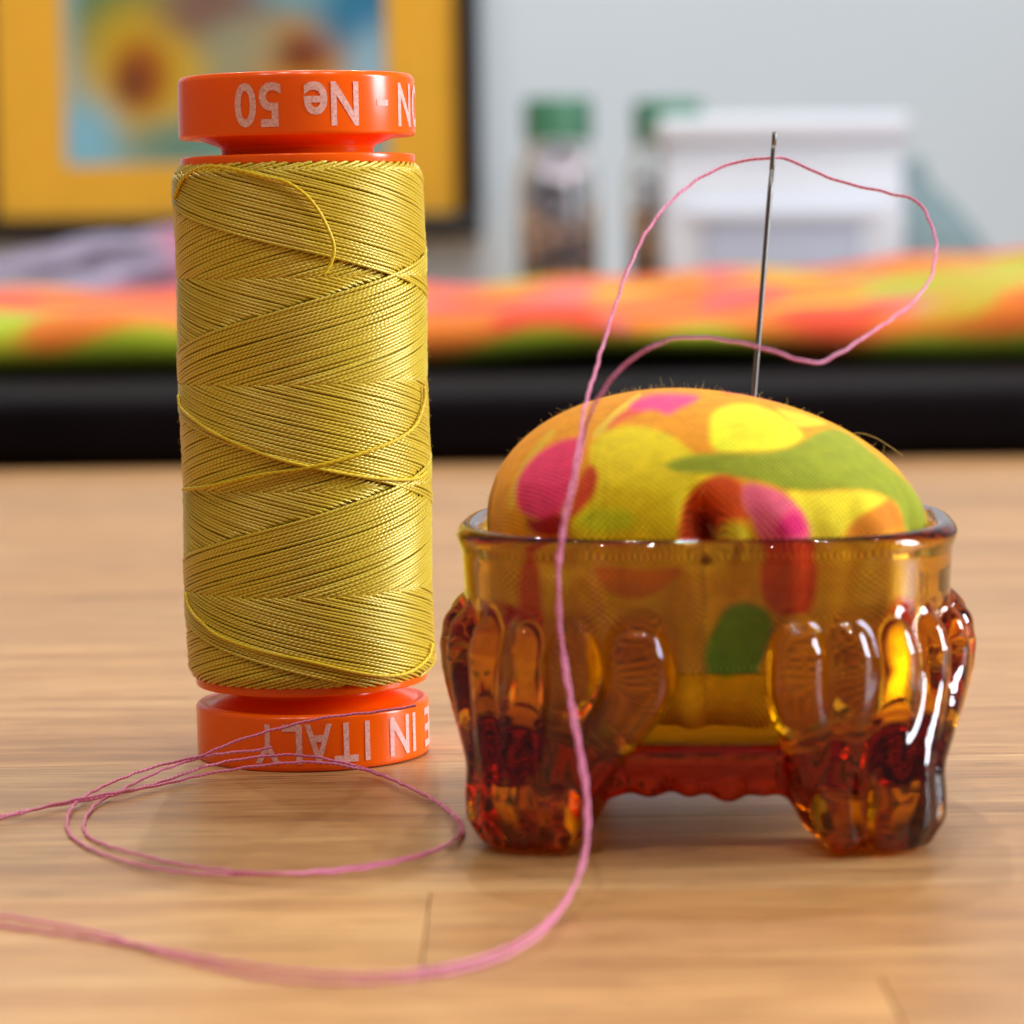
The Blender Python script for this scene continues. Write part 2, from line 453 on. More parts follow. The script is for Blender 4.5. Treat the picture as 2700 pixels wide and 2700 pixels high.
# the wound thread: two crossing families of helices, newer turns lying over older ones
RW = 10.72; PW = 17.7; NS = 62
Z0, Z1 = 6.9, 50.9
def shoulder(z):
    d = np.minimum(z - Z0, Z1 - z)
    return 0.85 * np.clip(1 - d / 1.3, 0, 1) ** 2
EA, EB = 43.7, 39.0            # height at the front of the newest turn of each family
J = Joined()
for fam in (0, 1):
    for k in range(NS):
        age = (k + 0.5) / NS
        jit = rng.normal(0, 0.019)
        rad = RW - 0.34 * age + rng.normal(0, 0.018)
        if fam == 0: zz0 = EA + age * PW + jit; sg = -1      # falls to the right
        else: zz0 = EB - age * PW + jit; sg = 1              # rises to the right
        # psi range that keeps z within the winding
        pa, pb = sorted([((Z0 - zz0) / (sg * PW)) * 2 * math.pi, ((Z1 - zz0) / (sg * PW)) * 2 * math.pi])
        n = max(8, int((pb - pa) / (2 * math.pi) * 110))
        psi = np.linspace(pa, pb, n); z = zz0 + sg * PW * psi / (2 * math.pi)
        if fam == 0: other = np.mod((EB - z) / PW + psi / (2 * math.pi), 1.0)
        else: other = np.mod((z - EA) / PW + psi / (2 * math.pi), 1.0)
        over = age - other                                   # > 0: buried under newer turns
        wob = 0.03 * np.sin(psi * 3.1 + k * 1.7) + 0.02 * np.sin(psi * 7.3 + k)
        r = rad - shoulder(z) - 0.30 * np.clip((over + 0.01) / 0.05, 0, 1)
        keep = (over < 0.05) | (np.minimum(z - Z0, Z1 - z) < 1.0)
        kd = keep.copy()
        for sh in range(1, 6): kd[sh:] |= keep[:-sh]; kd[:-sh] |= keep[sh:]
        keep = kd
        P = np.stack([r * np.sin(psi), -r * np.cos(psi), z + wob], 1) * MM
        rs = 0.147 * MM * (1 + rng.normal(0, 0.05))
        run = []
        for q in range(n + 1):
            if q < n and keep[q]: run.append(q)
            else:
                if len(run) > 3: J.add(*tube(P[run], rs, 6))
                run = []
V, F = lathe(mmp([(6, Z0), (RW - 1.3, Z0), (RW - 0.62, Z0 + 1.2), (RW - 0.62, Z1 - 1.2), (RW - 1.3, Z1), (6, Z1)]), 96, cap=False)
J.add(V, F)
wound = J.build('wound_thread', M_OLIVE, spool); tag(wound, kind='stuff')

def on_spool(pts, radius):
    """photo pixels -> points on the winding's surface, relative to the spool."""
    out = []
    for px, py in pts:
        d = ray(px, py); o = C0 - SP
        a = d.x ** 2 + d.y ** 2; b = 2 * (o.x * d.x + o.y * d.y); c = o.x ** 2 + o.y ** 2 - (radius * MM) ** 2
        disc = b * b - 4 * a * c
        t = (-b - math.sqrt(disc)) / (2 * a) if disc > 0 else -b / (2 * a)
        p = o + d * t
        if disc <= 0:
            q = math.hypot(p.x, p.y); p = Vector((p.x / q * radius * MM, p.y / q * radius * MM, p.z))
        out.append(tuple(p))
    return np.array(out)
loose = [[(470, 520), (500, 462), (560, 437), (640, 447), (700, 463), (765, 479), (815, 512), (850, 556), (876, 612), (887, 655), (880, 692), (860, 728)],
         [(478, 1040), (486, 1074), (540, 1120), (606, 1157), (710, 1200), (813, 1229), (958, 1257), (1061, 1267), (1110, 1262), (1129, 1248)],
         [(1127, 1020), (1125, 1066), (1102, 1124), (1053, 1161), (978, 1190), (895, 1215), (813, 1234), (688, 1252), (606, 1270), (543, 1282), (489, 1288)],
         [(492, 1560), (502, 1600), (535, 1640), (586, 1678), (690, 1715), (814, 1744), (938, 1773), (1021, 1784), (1083, 1774), (1130, 1738), (1143, 1700)],
         [(473, 640), (486, 660), (540, 690), (640, 716)]]
loose = loose[:4]
for i, L in enumerate(loose):
    P = on_spool(L, RW + 0.22)
    P = spline(P, 90)
    if i == 0:
        s = np.linspace(0, 1, 90); rad = np.hypot(P[:, 0], P[:, 1]); lift = 1 + 0.055 * np.clip((s - 0.45) / 0.4, 0, 1) ** 1.5
        P[:, 0] *= lift; P[:, 1] *= lift
    V, F, U = tube(P, 0.15 * MM, 8)
    make('loose_strand', V, F, M_OLIVE_LIGHT, spool, uv=U)
# stray fibres standing off the winding
J = Joined()
for k in range(800):
    psi = rng.choice([-1, 1]) * rng.uniform(1.1, 1.75) if k < 600 else rng.uniform(-1.2, 1.2)
    z = rng.uniform(Z0 + 1, Z1 - 1); L = rng.uniform(0.15, 0.6); r0 = RW - 0.05
    e = np.array([math.sin(psi), -math.cos(psi), 0]); tt = np.array([math.cos(psi), math.sin(psi), 0])
    p0 = e * r0 + np.array([0, 0, z]); dr = e * 0.6 + tt * rng.normal(0, 0.5) + np.array([0, 0, rng.normal(0, 0.6)])
    cv = np.array([0, 0, rng.normal(0, 0.5)]) + e * rng.uniform(-0.5, 0.1)
    s = np.linspace(0, 1, 6)[:, None]
    J.add(*tube((p0 + dr * s * L + cv * s ** 2 * L) * MM, 0.008 * MM, 3))
fz = J.build('fuzz', M_OLIVE_LIGHT, spool); tag(fz, kind='stuff')

# ------------------------------------------------------------------ amber glass dish on four paw feet
JC = Vector(((1863 - 1350) * 0.2318 / FPX, 0.2318, 0))
JROT = math.radians(-4)
NEXP = 2.7
def perim(psi, R):
    """point of the rounded-square outline; psi = 0 faces the camera, + to the right."""
    s, c = math.sin(psi), math.cos(psi)
    k = R / (abs(s) ** NEXP + abs(c) ** NEXP) ** (1 / NEXP)
    return np.array([k * s, -k * c])
H = 0.24
gx = np.arange(-23.4, 23.41, H); gz = np.arange(-0.9, 24.3, H)
X, Y, Z = np.meshgrid(gx, gx, gz, indexing='ij')
def smin(a, b, k):
    h = np.clip(0.5 + 0.5 * (b - a) / k, 0, 1); return b * (1 - h) + a * h - k * h * (1 - h)
def smax(a, b, k): return -smin(-a, -b, k)
rho = (np.abs(X) ** NEXP + np.abs(Y) ** NEXP) ** (1 / NEXP)
Rb = np.interp(Z, [4, 6, 9, 12, 15, 17.3, 21.0, 22.1, 24], [14.6, 15.6, 16.4, 17.3, 18.0, 18.4, 18.6, 19.05, 19.05])
D = smax(smax(rho - Rb, Z - 23.1, 1.6), 3.9 - Z, 3.0)
def add_chain(pts, k=0.55):
    """smooth-union a chain of spheres (x,y,z,r) joined by round cones."""
    global D
    pts = np.array(pts, dtype=float)
    if len(pts) > 3:                               # smooth the run of the rib
        xyz = spline(pts[:, :3], 15); s_ = np.r_[0, np.cumsum(np.linalg.norm(np.diff(pts[:, :3], axis=0), axis=1))]
        pts = np.c_[xyz, np.interp(np.linspace(0, s_[-1], 15), s_, pts[:, 3])]
    lo = pts[:, :3].min(0) - pts[:, 3].max() - 1.6; hi = pts[:, :3].max(0) + pts[:, 3].max() + 1.6
    ix = slice(max(0, int((lo[0] - gx[0]) / H)), int((hi[0] - gx[0]) / H) + 2)
    iy = slice(max(0, int((lo[1] - gx[0]) / H)), int((hi[1] - gx[0]) / H) + 2)
    iz = slice(max(0, int((lo[2] - gz[0]) / H)), int((hi[2] - gz[0]) / H) + 2)
    x, y, z = X[ix, iy, iz], Y[ix, iy, iz], Z[ix, iy, iz]
    d = None
    for a, b in zip(pts, pts[1:]):
        ab = b[:3] - a[:3]; L2 = ab @ ab
        t = np.clip(((x - a[0]) * ab[0] + (y - a[1]) * ab[1] + (z - a[2]) * ab[2]) / L2, 0, 1)
        q = np.sqrt((x - a[0] - t * ab[0]) ** 2 + (y - a[1] - t * ab[1]) ** 2 + (z - a[2] - t * ab[2]) ** 2) - (a[3] + (b[3] - a[3]) * t)
        d = q if d is None else smin(d, q, 0.35)
    D[ix, iy, iz] = smin(D[ix, iy, iz], d, k)
def leg(fx, fy, tops, wide=(0, 0)):
    """foot centre and the lobes that run from the shoulder to the paw: (psi_deg, r, spread)"""
    F0 = np.array([fx, fy]); out = F0 / np.linalg.norm(F0)
    side = np.array([-out[1], out[0]])
    add_chain([(*(F0 * 0.80), 14.2, 5.9), (*(F0 * 0.86), 11.5, 5.8), (*(F0 * 0.93), 8.6, 5.2), (*(F0 * 0.99), 6.2, 4.3), (*F0, 4.1, 4.0)], 1.6)
    W0 = F0 + np.array(wide)
    add_chain([(*(W0 * 0.9), 9.5, 4.2), (*(W0 * 0.98), 6.2, 4.1), (*W0, 4.0, 3.9)], 1.6)
    for psi, r, fan, low in tops:
        p = math.radians(psi)
        P0 = perim(p, 17.6); P1 = perim(p, 18.25); P2 = perim(p, 18.1)
        a = math.radians(fan); dv = out * math.cos(a) + side * math.sin(a)
        if abs(fan) > 40 and fan * fx < 0:      # the inner ribs follow the widened foot
            dv = dv + np.array(wide) / 3.8
        ank = F0 + dv * 3.75; paw = F0 + dv * 3.85; toe = F0 + dv * 3.2
        mid = (P2 * 0.98) * 0.5 + ank * 0.515
        ch = [(*P0, 16.2, r * 0.72), (*P1, 14.6, r * 0.95), (*P2, 12.2, r)]
        if low: ch += [(*mid, 8.8, r * 0.82), (*ank, 6.2, 1.55), (*paw, 3.2, 1.6), (*toe, 1.7, 1.6)]
        else: ch += [(*mid, 8.6, r * 0.85), (*(ank * 0.97), 5.2, 1.6)]
        add_chain(ch)
# legs: near left, near right, far right, far left
leg(-12.3, -13.0, [(-15, 2.4, 78, 0), (-29, 2.0, 54, 1), (-40, 1.95, 27, 1), (-51, 1.95, 0, 1), (-64, 2.0, -28, 1), (-79, 2.1, -60, 1)], (0.9, -0.2))
leg(12.0, -13.5, [(20, 2.1, -80, 0), (31, 1.95, -54, 1), (42, 1.95, -27, 1), (53, 1.95, 0, 1), (66, 2.0, 28, 1), (80, 2.1, 60, 1)], (-1.9, -0.1))
leg(12.1, 12.1, [(101, 2.2, -62, 1), (118, 2.3, -24, 1), (134, 2.3, 14, 1), (148, 2.3, 52, 1), (164, 2.6, 78, 0)])
leg(-12.1, 12.1, [(-101, 2.2, 62, 1), (-118, 2.3, 24, 1), (-134, 2.3, -14, 1), (-148, 2.3, -52, 1), (-164, 2.6, -78, 0)])
for sx, sy in ((0, -1), (0, 1), (1, 0), (-1, 0)):             # scalloped lower edge between the feet
    for t, rr, zz in ((-6.6, 0.8, 4.7), (-4.2, 0.9, 4.6), (-1.2, 0.85, 4.6), (1.6, 1.2, 4.5), (4.2, 0.85, 4.65), (6.6, 0.9, 4.7)):
        px_, py_ = (t, 13.5 * sy) if sy else (13.5 * sx, t)
        add_chain([(px_, py_, zz, rr), (px_ * 0.95, py_ * 0.95, zz, rr)], 1.2)
cav = smax(rho - (16.9 + 0.25 * np.clip((Z - 20) / 3, 0, 1)), 7.6 - Z, 3.2)
D = smax(D, -cav, 1.3)
D = smax(D, 0.02 - Z, 0.4)
def surface_nets(V, ox, oy, oz, h):
    ins = V < 0
    nx, ny, nz = (s - 1 for s in V.shape)
    c = [(i, j, k) for i in (0, 1) for j in (0, 1) for k in (0, 1)]
    cnt = sum(ins[i:i + nx, j:j + ny, k:k + nz].astype(np.int8) for i, j, k in c)
    act = (cnt > 0) & (cnt < 8)
    idx = np.full(act.shape, -1, dtype=np.int64); I = np.argwhere(act); idx[act] = np.arange(len(I))
    acc = np.zeros((len(I), 3)); w_ = np.zeros(len(I))
    for a in c:
        for ax in range(3):
            if a[ax]: continue
            b = list(a); b[ax] = 1
            va = V[I[:, 0] + a[0], I[:, 1] + a[1], I[:, 2] + a[2]]; vb = V[I[:, 0] + b[0], I[:, 1] + b[1], I[:, 2] + b[2]]
            m = (va < 0) != (vb < 0)
            t = np.where(m, va / np.where(m, va - vb, 1), 0)
            p = np.tile(np.array(a, float), (len(I), 1)); p[:, ax] = t
            acc[m] += p[m]; w_[m] += 1
    P = (I + acc / w_[:, None]) * h + np.array([ox, oy, oz])
    faces = []
    for ax in range(3):
        s0 = [slice(None)] * 3; s1 = [slice(None)] * 3; s0[ax] = slice(0, -1); s1[ax] = slice(1, None)
        A, B = ins[tuple(s0)], ins[tuple(s1)]
        E = np.argwhere(A != B); o1, o2 = [q for q in range(3) if q != ax]
        E = E[(E[:, o1] > 0) & (E[:, o2] > 0) & (E[:, o1] < act.shape[o1]) & (E[:, o2] < act.shape[o2])]
        q = []
        for d1, d2 in ((-1, -1), (0, -1), (0, 0), (-1, 0)):
            e = E.copy(); e[:, o1] += d1; e[:, o2] += d2; q.append(idx[e[:, 0], e[:, 1], e[:, 2]])
        Q = np.stack(q, 1); flip = A[tuple(E.T)] if ax != 1 else ~A[tuple(E.T)]
        Q[~flip] = Q[~flip][:, ::-1]; faces.append(Q)
    return P, np.vstack(faces)
GV, GF = surface_nets(D, gx[0], gx[0], gz[0], H)
E_ = np.vstack([GF[:, [0, 1]], GF[:, [1, 2]], GF[:, [2, 3]], GF[:, [3, 0]]])
deg = np.bincount(E_.ravel(), minlength=len(GV))
for lam in (0.5, -0.52) * 5 + (0.4,):
    acc = np.zeros_like(GV)
    for k in range(3):
        acc[:, k] = np.bincount(E_[:, 0], GV[E_[:, 1], k], len(GV)) + np.bincount(E_[:, 1], GV[E_[:, 0], k], len(GV))
    GV = GV + lam * (acc / deg[:, None] - GV)
GV[:, 2] -= GV[:, 2].min() - 0.02
dish = make('glass_dish', GV * MM, GF.tolist(), M_AMBER)
dish.location = JC; dish.rotation_euler = (0, 0, JROT)
tag(dish, 'amber pressed glass dish with ribbed paw feet, holding the pincushion', 'dish')

# ------------------------------------------------------------------ pincushion: printed cotton dome stuffed into the dish
NP, NT = 420, 300
phi = np.linspace(0, 2 * math.pi, NP, endpoint=False)      # psi convention: 0 faces the camera, + right
tpar = np.linspace(0, 1, NT)
TT, PH = np.meshgrid(tpar, phi, indexing='ij')
ZR = 22.4; RC = 16.72; HD = 10.35
up = TT < 0.62
ta = np.clip(TT / 0.62, 0, 1) * (math.pi / 2); tb = np.clip((TT - 0.62) / 0.38, 0, 1)
ne = 2.0 + (NEXP - 2.0) * np.clip(TT / 0.62, 0, 1) ** 2
sq = 1 / (np.abs(np.sin(PH)) ** ne + np.abs(np.cos(PH)) ** ne) ** (1 / ne)
ru = RC * np.sin(ta); zu = ZR + HD * np.cos(ta)
rl = RC * (1 - 0.05 * tb - 0.28 * np.clip((tb - 0.68) / 0.32, 0, 1) ** 2); zl = ZR - 14.1 * tb
R_ = np.where(up, ru, rl); Zc = np.where(up, zu, zl)
ple = np.clip((TT - 0.46) / 0.26, 0, 1)
R_ = R_ - ple * (0.55 + 0.55 * np.sin(PH * 13 + 0.6 * np.sin(PH * 3)) + 0.25 * np.sin(PH * 29 + 1.0)) * (1 + 0.5 * tb)
# pucker where a pleat is tucked in at the front, with a tucked fold to its right
def bumpf(p0, z0, sp, sz): return np.exp(-((PH - p0 + math.pi) % (2 * math.pi) - math.pi) ** 2 / (2 * sp ** 2) - (Zc - z0) ** 2 / (2 * sz ** 2))
R_ = R_ - 5.0 * bumpf(0.01, 23.1, 0.042, 1.15) - 1.1 * bumpf(-0.01, 19.0, 0.03, 3.0)
R_ = R_ + 1.0 * bumpf(0.125, 22.0, 0.05, 1.3) + 0.3 * bumpf(0.28, 24.0, 0.13, 1.6)
R_ = R_ - 1.2 * bumpf(-0.63, 21.3, 0.07, 1.2)
ndl = np.hypot(R_ * np.sin(PH) - 3.6 + 0.0, -R_ * np.cos(PH) + 1.2)
Zc = Zc - 0.35 * np.exp(-(ndl / 1.1) ** 2) * up
Zc = Zc + 0.18 * np.sin(PH * 2 + 1) * np.sin(ta) * up + 0.10 * np.sin(PH * 5) * np.sin(ta) ** 2 * up
px_ = R_ * sq * np.sin(PH) - 2.3 * np.where(up, np.cos(ta), 0) ** 1.3 + 0.0
py_ = -R_ * sq * np.cos(PH)
CV = np.stack([px_, py_, Zc], -1).reshape(-1, 3)
idx = np.arange(NT * NP).reshape(NT, NP)
nxt = np.roll(idx, -1, axis=1)
CF = np.stack([idx[:-1], idx[1:], nxt[1:], nxt[:-1]], -1).reshape(-1, 4)[NP:].tolist()
CF.append(list(idx[1][::-1])); CF.append(list(idx[-1]))
# weave coordinates in mm
dv = CV - np.array([0, 0, 14.0]); rd = np.linalg.norm(dv, axis=1) + 1e-9
CUV = np.stack([18 * np.arcsin(np.clip(dv[:, 0] / rd, -1, 1)), 18 * np.arctan2(-dv[:, 1], dv[:, 2])], 1)
low = (TT >= 0.62).ravel()
CUV[low] = np.stack([16.7 * PH.ravel()[low], CV[low, 2]], 1)
# print: patches of the cotton, given where they lie on the dome in the photograph
CW = CV.copy(); CW[:, 1] = -np.abs(CW[:, 1]) * 1.0
cr, sr = math.cos(JROT), math.sin(JROT)
CWm = np.stack([CW[:, 0] * cr - CW[:, 1] * sr, CW[:, 0] * sr + CW[:, 1] * cr, CW[:, 2]], 1) * MM + np.array(JC)
qx, qy = project(CWm)
back = CV[:, 1] > 0.0
qx = np.where(back, 3726 - qx, qx)
def poly_sd(pts):
    pts = np.array(pts, float)
    # smooth the outline
    c = pts
    for _ in range(2):
        n1 = np.roll(c, -1, 0); c = np.stack([0.75 * c + 0.25 * n1, 0.25 * c + 0.75 * n1], 1).reshape(-1, 2)
    d = np.full(qx.shape, 1e9); insd = np.zeros(qx.shape, bool)
    sel = (qx > c[:, 0].min() - 20) & (qx < c[:, 0].max() + 20) & (qy > c[:, 1].min() - 20) & (qy < c[:, 1].max() + 20)
    x, y = qx[sel], qy[sel]; dd = np.full(x.shape, 1e9); ii = np.zeros(x.shape, bool)
    for a, b in zip(c, np.roll(c, -1, 0)):
        e = b - a; t = np.clip(((x - a[0]) * e[0] + (y - a[1]) * e[1]) / (e @ e + 1e-9), 0, 1)
        dd = np.minimum(dd, np.hypot(x - a[0] - t * e[0], y - a[1] - t * e[1]))
        cr_ = (a[1] > y) != (b[1] > y)
        ii ^= cr_ & (x < (b[0] - a[0]) * (y - a[1]) / (b[1] - a[1] + 1e-12) + a[0])
    d[sel] = np.where(ii, -dd, dd)
    return d
COLR = np.tile(np.array(lin(232, 150, 18)), (len(CV), 1))
wobx = 5 * np.sin(qy * 0.05 + 1) + 3 * np.sin(qx * 0.11)
def patch(pts, rgb, soft=9.0):
    d = poly_sd(pts); a = np.clip(0.5 - d / (2 * soft), 0, 1)[:, None]
    COLR[:] = COLR * (1 - a) + np.array(lin(*rgb)) * a
def ell(cx, cy, rx, ry, rot=0):
    t = np.linspace(0, 2 * math.pi, 14, endpoint=False); c, s = math.cos(rot), math.sin(rot)
    return [(cx + rx * math.cos(a) * c - ry * math.sin(a) * s, cy + rx * math.cos(a) * s + ry * math.sin(a) * c) for a in t]
YEL = (236, 206, 22)
patch([(1200, 1425), (1500, 1440), (1900, 1450), (2300, 1440), (2520, 1420), (2560, 2100), (1200, 2100)], (222, 178, 30))
patch([(1551, 1207), (1564, 1157), (1618, 1128), (1680, 1120), (1746, 1136), (1796, 1165), (1837, 1207), (1900, 1205), (1920, 1235), (1860, 1262), (1815, 1310), (1795, 1365), (1787, 1440), (1500, 1440), (1505, 1366), (1555, 1324), (1576, 1270)], YEL)
patch(ell(1600, 1372, 78, 34), (205, 208, 24), 14)
patch([(1338, 1340), (1352, 1272), (1385, 1208), (1430, 1158), (1458, 1126), (1464, 1140), (1440, 1168), (1398, 1222), (1368, 1284), (1352, 1345)], (222, 178, 40), 5)
patch([(1365, 1347), (1358, 1281), (1380, 1232), (1423, 1190), (1473, 1162), (1531, 1150), (1539, 1182), (1520, 1240), (1505, 1302), (1478, 1356), (1458, 1392), (1410, 1366)], (246, 56, 100))
patch([(1528, 1255), (1558, 1220), (1578, 1246), (1574, 1281), (1557, 1320), (1520, 1356), (1500, 1370), (1512, 1310)], (206, 66, 24))
patch([(1385, 1362), (1420, 1374), (1456, 1352), (1490, 1360), (1480, 1420), (1400, 1410)], (170, 26, 20))
patch([(1556, 1150), (1600, 1100), (1650, 1060), (1684, 1036), (1694, 1042), (1662, 1074), (1614, 1114), (1572, 1158)], (238, 196, 60), 4)
patch([(1590, 1135), (1640, 1082), (1690, 1072), (1700, 1086), (1640, 1108)], (228, 92, 62))
patch([(1651, 1078), (1680, 1049), (1746, 1036), (1850, 1042), (1825, 1064), (1791, 1076), (1762, 1097), (1733, 1080), (1688, 1084)], (250, 76, 130))
patch([(1868, 1103), (1892, 1078), (1941, 1064), (1987, 1068), (2036, 1085), (2082, 1110), (2122, 1149), (2098, 1172), (2049, 1188), (1974, 1192), (1874, 1196)], (246, 228, 34))
patch([(1900, 1128), (1960, 1092), (2020, 1098), (2060, 1130), (2040, 1166), (1950, 1172)], (240, 214, 28), 16)
patch([(2040, 1076), (2082, 1082), (2131, 1096), (2190, 1118), (2140, 1124), (2105, 1128), (2070, 1100)], (240, 202, 44), 5)
patch([(1745, 1232), (1779, 1207), (1887, 1192), (1974, 1196), (2057, 1187), (2107, 1170), (2140, 1145), (2190, 1126), (2230, 1137), (2270, 1166), (2350, 1232), (2410, 1282), (2450, 1352), (2440, 1440), (2384, 1400), (2368, 1335), (2347, 1315), (2306, 1296), (2223, 1290), (2140, 1298), (2082, 1296), (2016, 1271), (1954, 1259), (1870, 1247), (1804, 1250)], (146, 152, 26))
patch([(2070, 1290), (2140, 1300), (2223, 1292), (2306, 1298), (2345, 1318), (2300, 1344), (2240, 1380), (2215, 1440), (2130, 1440), (2123, 1364), (2098, 1331)], (238, 210, 40))
patch([(2348, 1318), (2372, 1345), (2386, 1392), (2230, 1420), (2250, 1372), (2310, 1340)], (218, 128, 24))
patch([(1782, 1440), (1796, 1350), (1808, 1318), (1829, 1288), (1866, 1260), (1905, 1252), (1950, 1264), (1962, 1292), (1957, 1331), (1985, 1373), (1933, 1364), (1891, 1381), (1867, 1440)], (218, 78, 16))
patch([(1956, 1272), (2016, 1281), (2065, 1300), (2100, 1331), (2126, 1364), (2146, 1440), (2010, 1440), (1987, 1373), (1957, 1331)], (250, 98, 124))
patch([(2040, 1392), (2075, 1350), (2108, 1345), (2138, 1410), (2060, 1425)], (222, 36, 108), 14)
patch([(1872, 1416), (1892, 1392), (1930, 1380), (1972, 1386), (2000, 1440), (1990, 1540), (1890, 1540)], (214, 182, 24))
# parts of the print seen through the glass
patch([(2005, 1425), (2150, 1425), (2150, 1560), (2120, 1640), (2000, 1600)], (205, 40, 36))
patch([(1560, 1470), (1700, 1500), (1800, 1480), (1790, 1520), (1700, 1580), (1600, 1560)], (214, 120, 26))
patch([(1395, 1430), (1425, 1440), (1440, 1600), (1400, 1680), (1370, 1600)], (214, 44, 26))
patch([(1300, 1560), (1400, 1620), (1380, 1740), (1290, 1700)], (200, 40, 30))
patch([(1880, 1640), (1930, 1580), (2010, 1590), (2060, 1660), (2030, 1740), (1900, 1800), (1850, 1730)], (80, 160, 30))
patch([(2330, 1560), (2420, 1580), (2400, 1760), (2320, 1720)], (224, 70, 20))
patch([(2260, 1450), (2310, 1450), (2310, 1600), (2250, 1600)], (232, 206, 110))
COLR[:, :3] = np.clip(COLR[:, :3] * 1.15, 0, 0.95); COLR[:, :3] *= (0.96 + 0.08 * rng.random((len(CV), 1)))
cushion = empty('pincushion', (JC.x, JC.y, 0.0)); cushion.rotation_euler = (0, 0, JROT)
tag(cushion, 'domed pincushion of bright floral printed cotton sitting in the amber glass dish', 'pincushion')
make('cotton_cover', CV * MM, CF, M_COTTON, cushion, uv=CUV, colors=COLR)
J = Joined()
for k in range(1000):
    ps = rng.uniform(-math.pi, math.pi); tq = rng.uniform(0.05, 1.0) * math.pi / 2
    r0 = RC * math.sin(tq)
    e = np.array([r0 * math.sin(ps) - 2.3 * math.cos(tq) ** 1.3, -r0 * math.cos(ps), ZR + HD * math.cos(tq) - 0.05])
    nrm = np.array([math.sin(tq) * math.sin(ps) * 0.7, -math.sin(tq) * math.cos(ps) * 0.7, math.cos(tq) + 0.2])
    dr = nrm * 0.5 + rng.normal(0, 0.5, 3); L = rng.uniform(0.08, 0.36) + (0.3 if rng.random() < 0.10 else 0); s = np.linspace(0, 1, 6)[:, None]
    J.add(*tube((e + dr * s * L + rng.normal(0, 0.4, 3) * s ** 2 * L) * MM, 0.0075 * MM, 3))
hair = np.array([at_y(a, b, JC.y) for a, b in [(2225, 1150), (2265, 1142), (2310, 1155), (2350, 1180), (2380, 1202)]]) - np.array(JC)
hair = hair @ np.array(Matrix.Rotation(JROT, 3, 'Z'))
J.add(*tube(spline(hair, 24), 0.016 * MM, 4))
tag(J.build('fuzz', M_FUZZ, cushion), kind='stuff')

# ------------------------------------------------------------------ needle
NY = 0.2365
n_top = np.array(at_y(2043, 347, NY)); n_in = np.array(at_y(1986, 1064, NY - 0.0035))
axis = (n_top - n_in) / np.linalg.norm(n_top - n_in)
n_len = np.linalg.norm(n_top - n_in)
n_bot = n_in - axis * 0.011
xa = np.array([1.0, 0, 0]); xa -= axis * (xa @ axis); xa /= np.linalg.norm(xa); ya = np.cross(axis, xa)
total = n_len + 0.011
s_eye0, s_eye1 = total - 0.0030, total - 0.0011
def ring(s, rx, ry, oy=0.0, seg=16, half=0):
    a = np.arange(seg) / seg * 2 * math.pi
    return [n_bot + axis * s + xa * rx * math.cos(t) + ya * (ry * math.sin(t) + oy) for t in a]
J = Joined()
def loft(rings):
    V = np.array([p for r_ in rings for p in r_]); seg = len(rings[0]); F = []
    for i in range(len(rings) - 1):
        for k in range(seg): F.append([i * seg + k, i * seg + (k + 1) % seg, (i + 1) * seg + (k + 1) % seg, (i + 1) * seg + k])
    F.append(list(range(seg))[::-1]); F.append([(len(rings) - 1) * seg + k for k in range(seg)])
    J.add(V, F)
rN = 0.21 * MM
loft([ring(0, 0.02 * MM, 0.02 * MM), ring(0.004, 0.10 * MM, 0.10 * MM), ring(0.010, rN * 0.95, rN * 0.95), ring(0.02, rN, rN), ring(s_eye0 - 0.002, rN, rN * 1.05), ring(s_eye0 + 0.0001, rN * 0.85, rN * 1.25)])
loft([ring(s_eye1 - 0.0001, rN * 0.85, rN * 1.2), ring(total - 0.0004, rN * 0.9, rN * 1.05), ring(total - 0.00008, rN * 0.8, rN * 0.85), ring(total, rN * 0.5, rN * 0.5)])
for sg in (-1, 1):
    loft([ring(q, rN * 0.85, rN * 0.38, sg * rN * 0.86) for q in np.linspace(s_eye0, s_eye1, 6)])
needle = J.build('needle', M_STEEL); tag(needle, 'steel sewing needle standing in the pincushion, threaded with pink thread', 'needle')
eye = n_bot + axis * (0.5 * (s_eye0 + s_eye1))

# ------------------------------------------------------------------ pink thread, doubled through the needle's eye
def air(L): return [tuple(at_y(a, b, y)) for a, b, y in L]
def tab(L): return [tuple(at_z(q[0], q[1], q[2] * MM)) if len(q) == 3 else tuple(at_y(q[0], q[1], q[3])) for q in L]   # a 4th number: lifted, at that distance
rP = 0.118
left_air = [(1960, 424, .2366), (1890, 446, .236), (1800, 502, .2345), (1715, 595, .232), (1652, 720, .229), (1605, 860, .226), (1568, 985, .222), (1545, 1062, .2185),
            (1528, 1155, .2155), (1508, 1262, .2135), (1481, 1390, .2125), (1470, 1510, .2118), (1474, 1650, .2110), (1492, 1800, .2095), (1520, 1960, .2070), (1540, 2080, .2045), (1546, 2180, .2020), (1535, 2270, .1995), (1500, 2358, .1970)]
front_tab = [(1440, 2432, 0.5), (1360, 2488, 0.25), (1250, 2530, 0.2), (1130, 2556, 0.2), (1000, 2568, 0.2), (850, 2566, 0.2), (680, 2549, 0.25), (480, 2514, 0.2), (250, 2475, 0.2), (0, 2440, 0.2), (-250, 2395, 0.2), (-420, 2330, 0.2), (-380, 2250, 0.2), (-180, 2190, 0.25)]
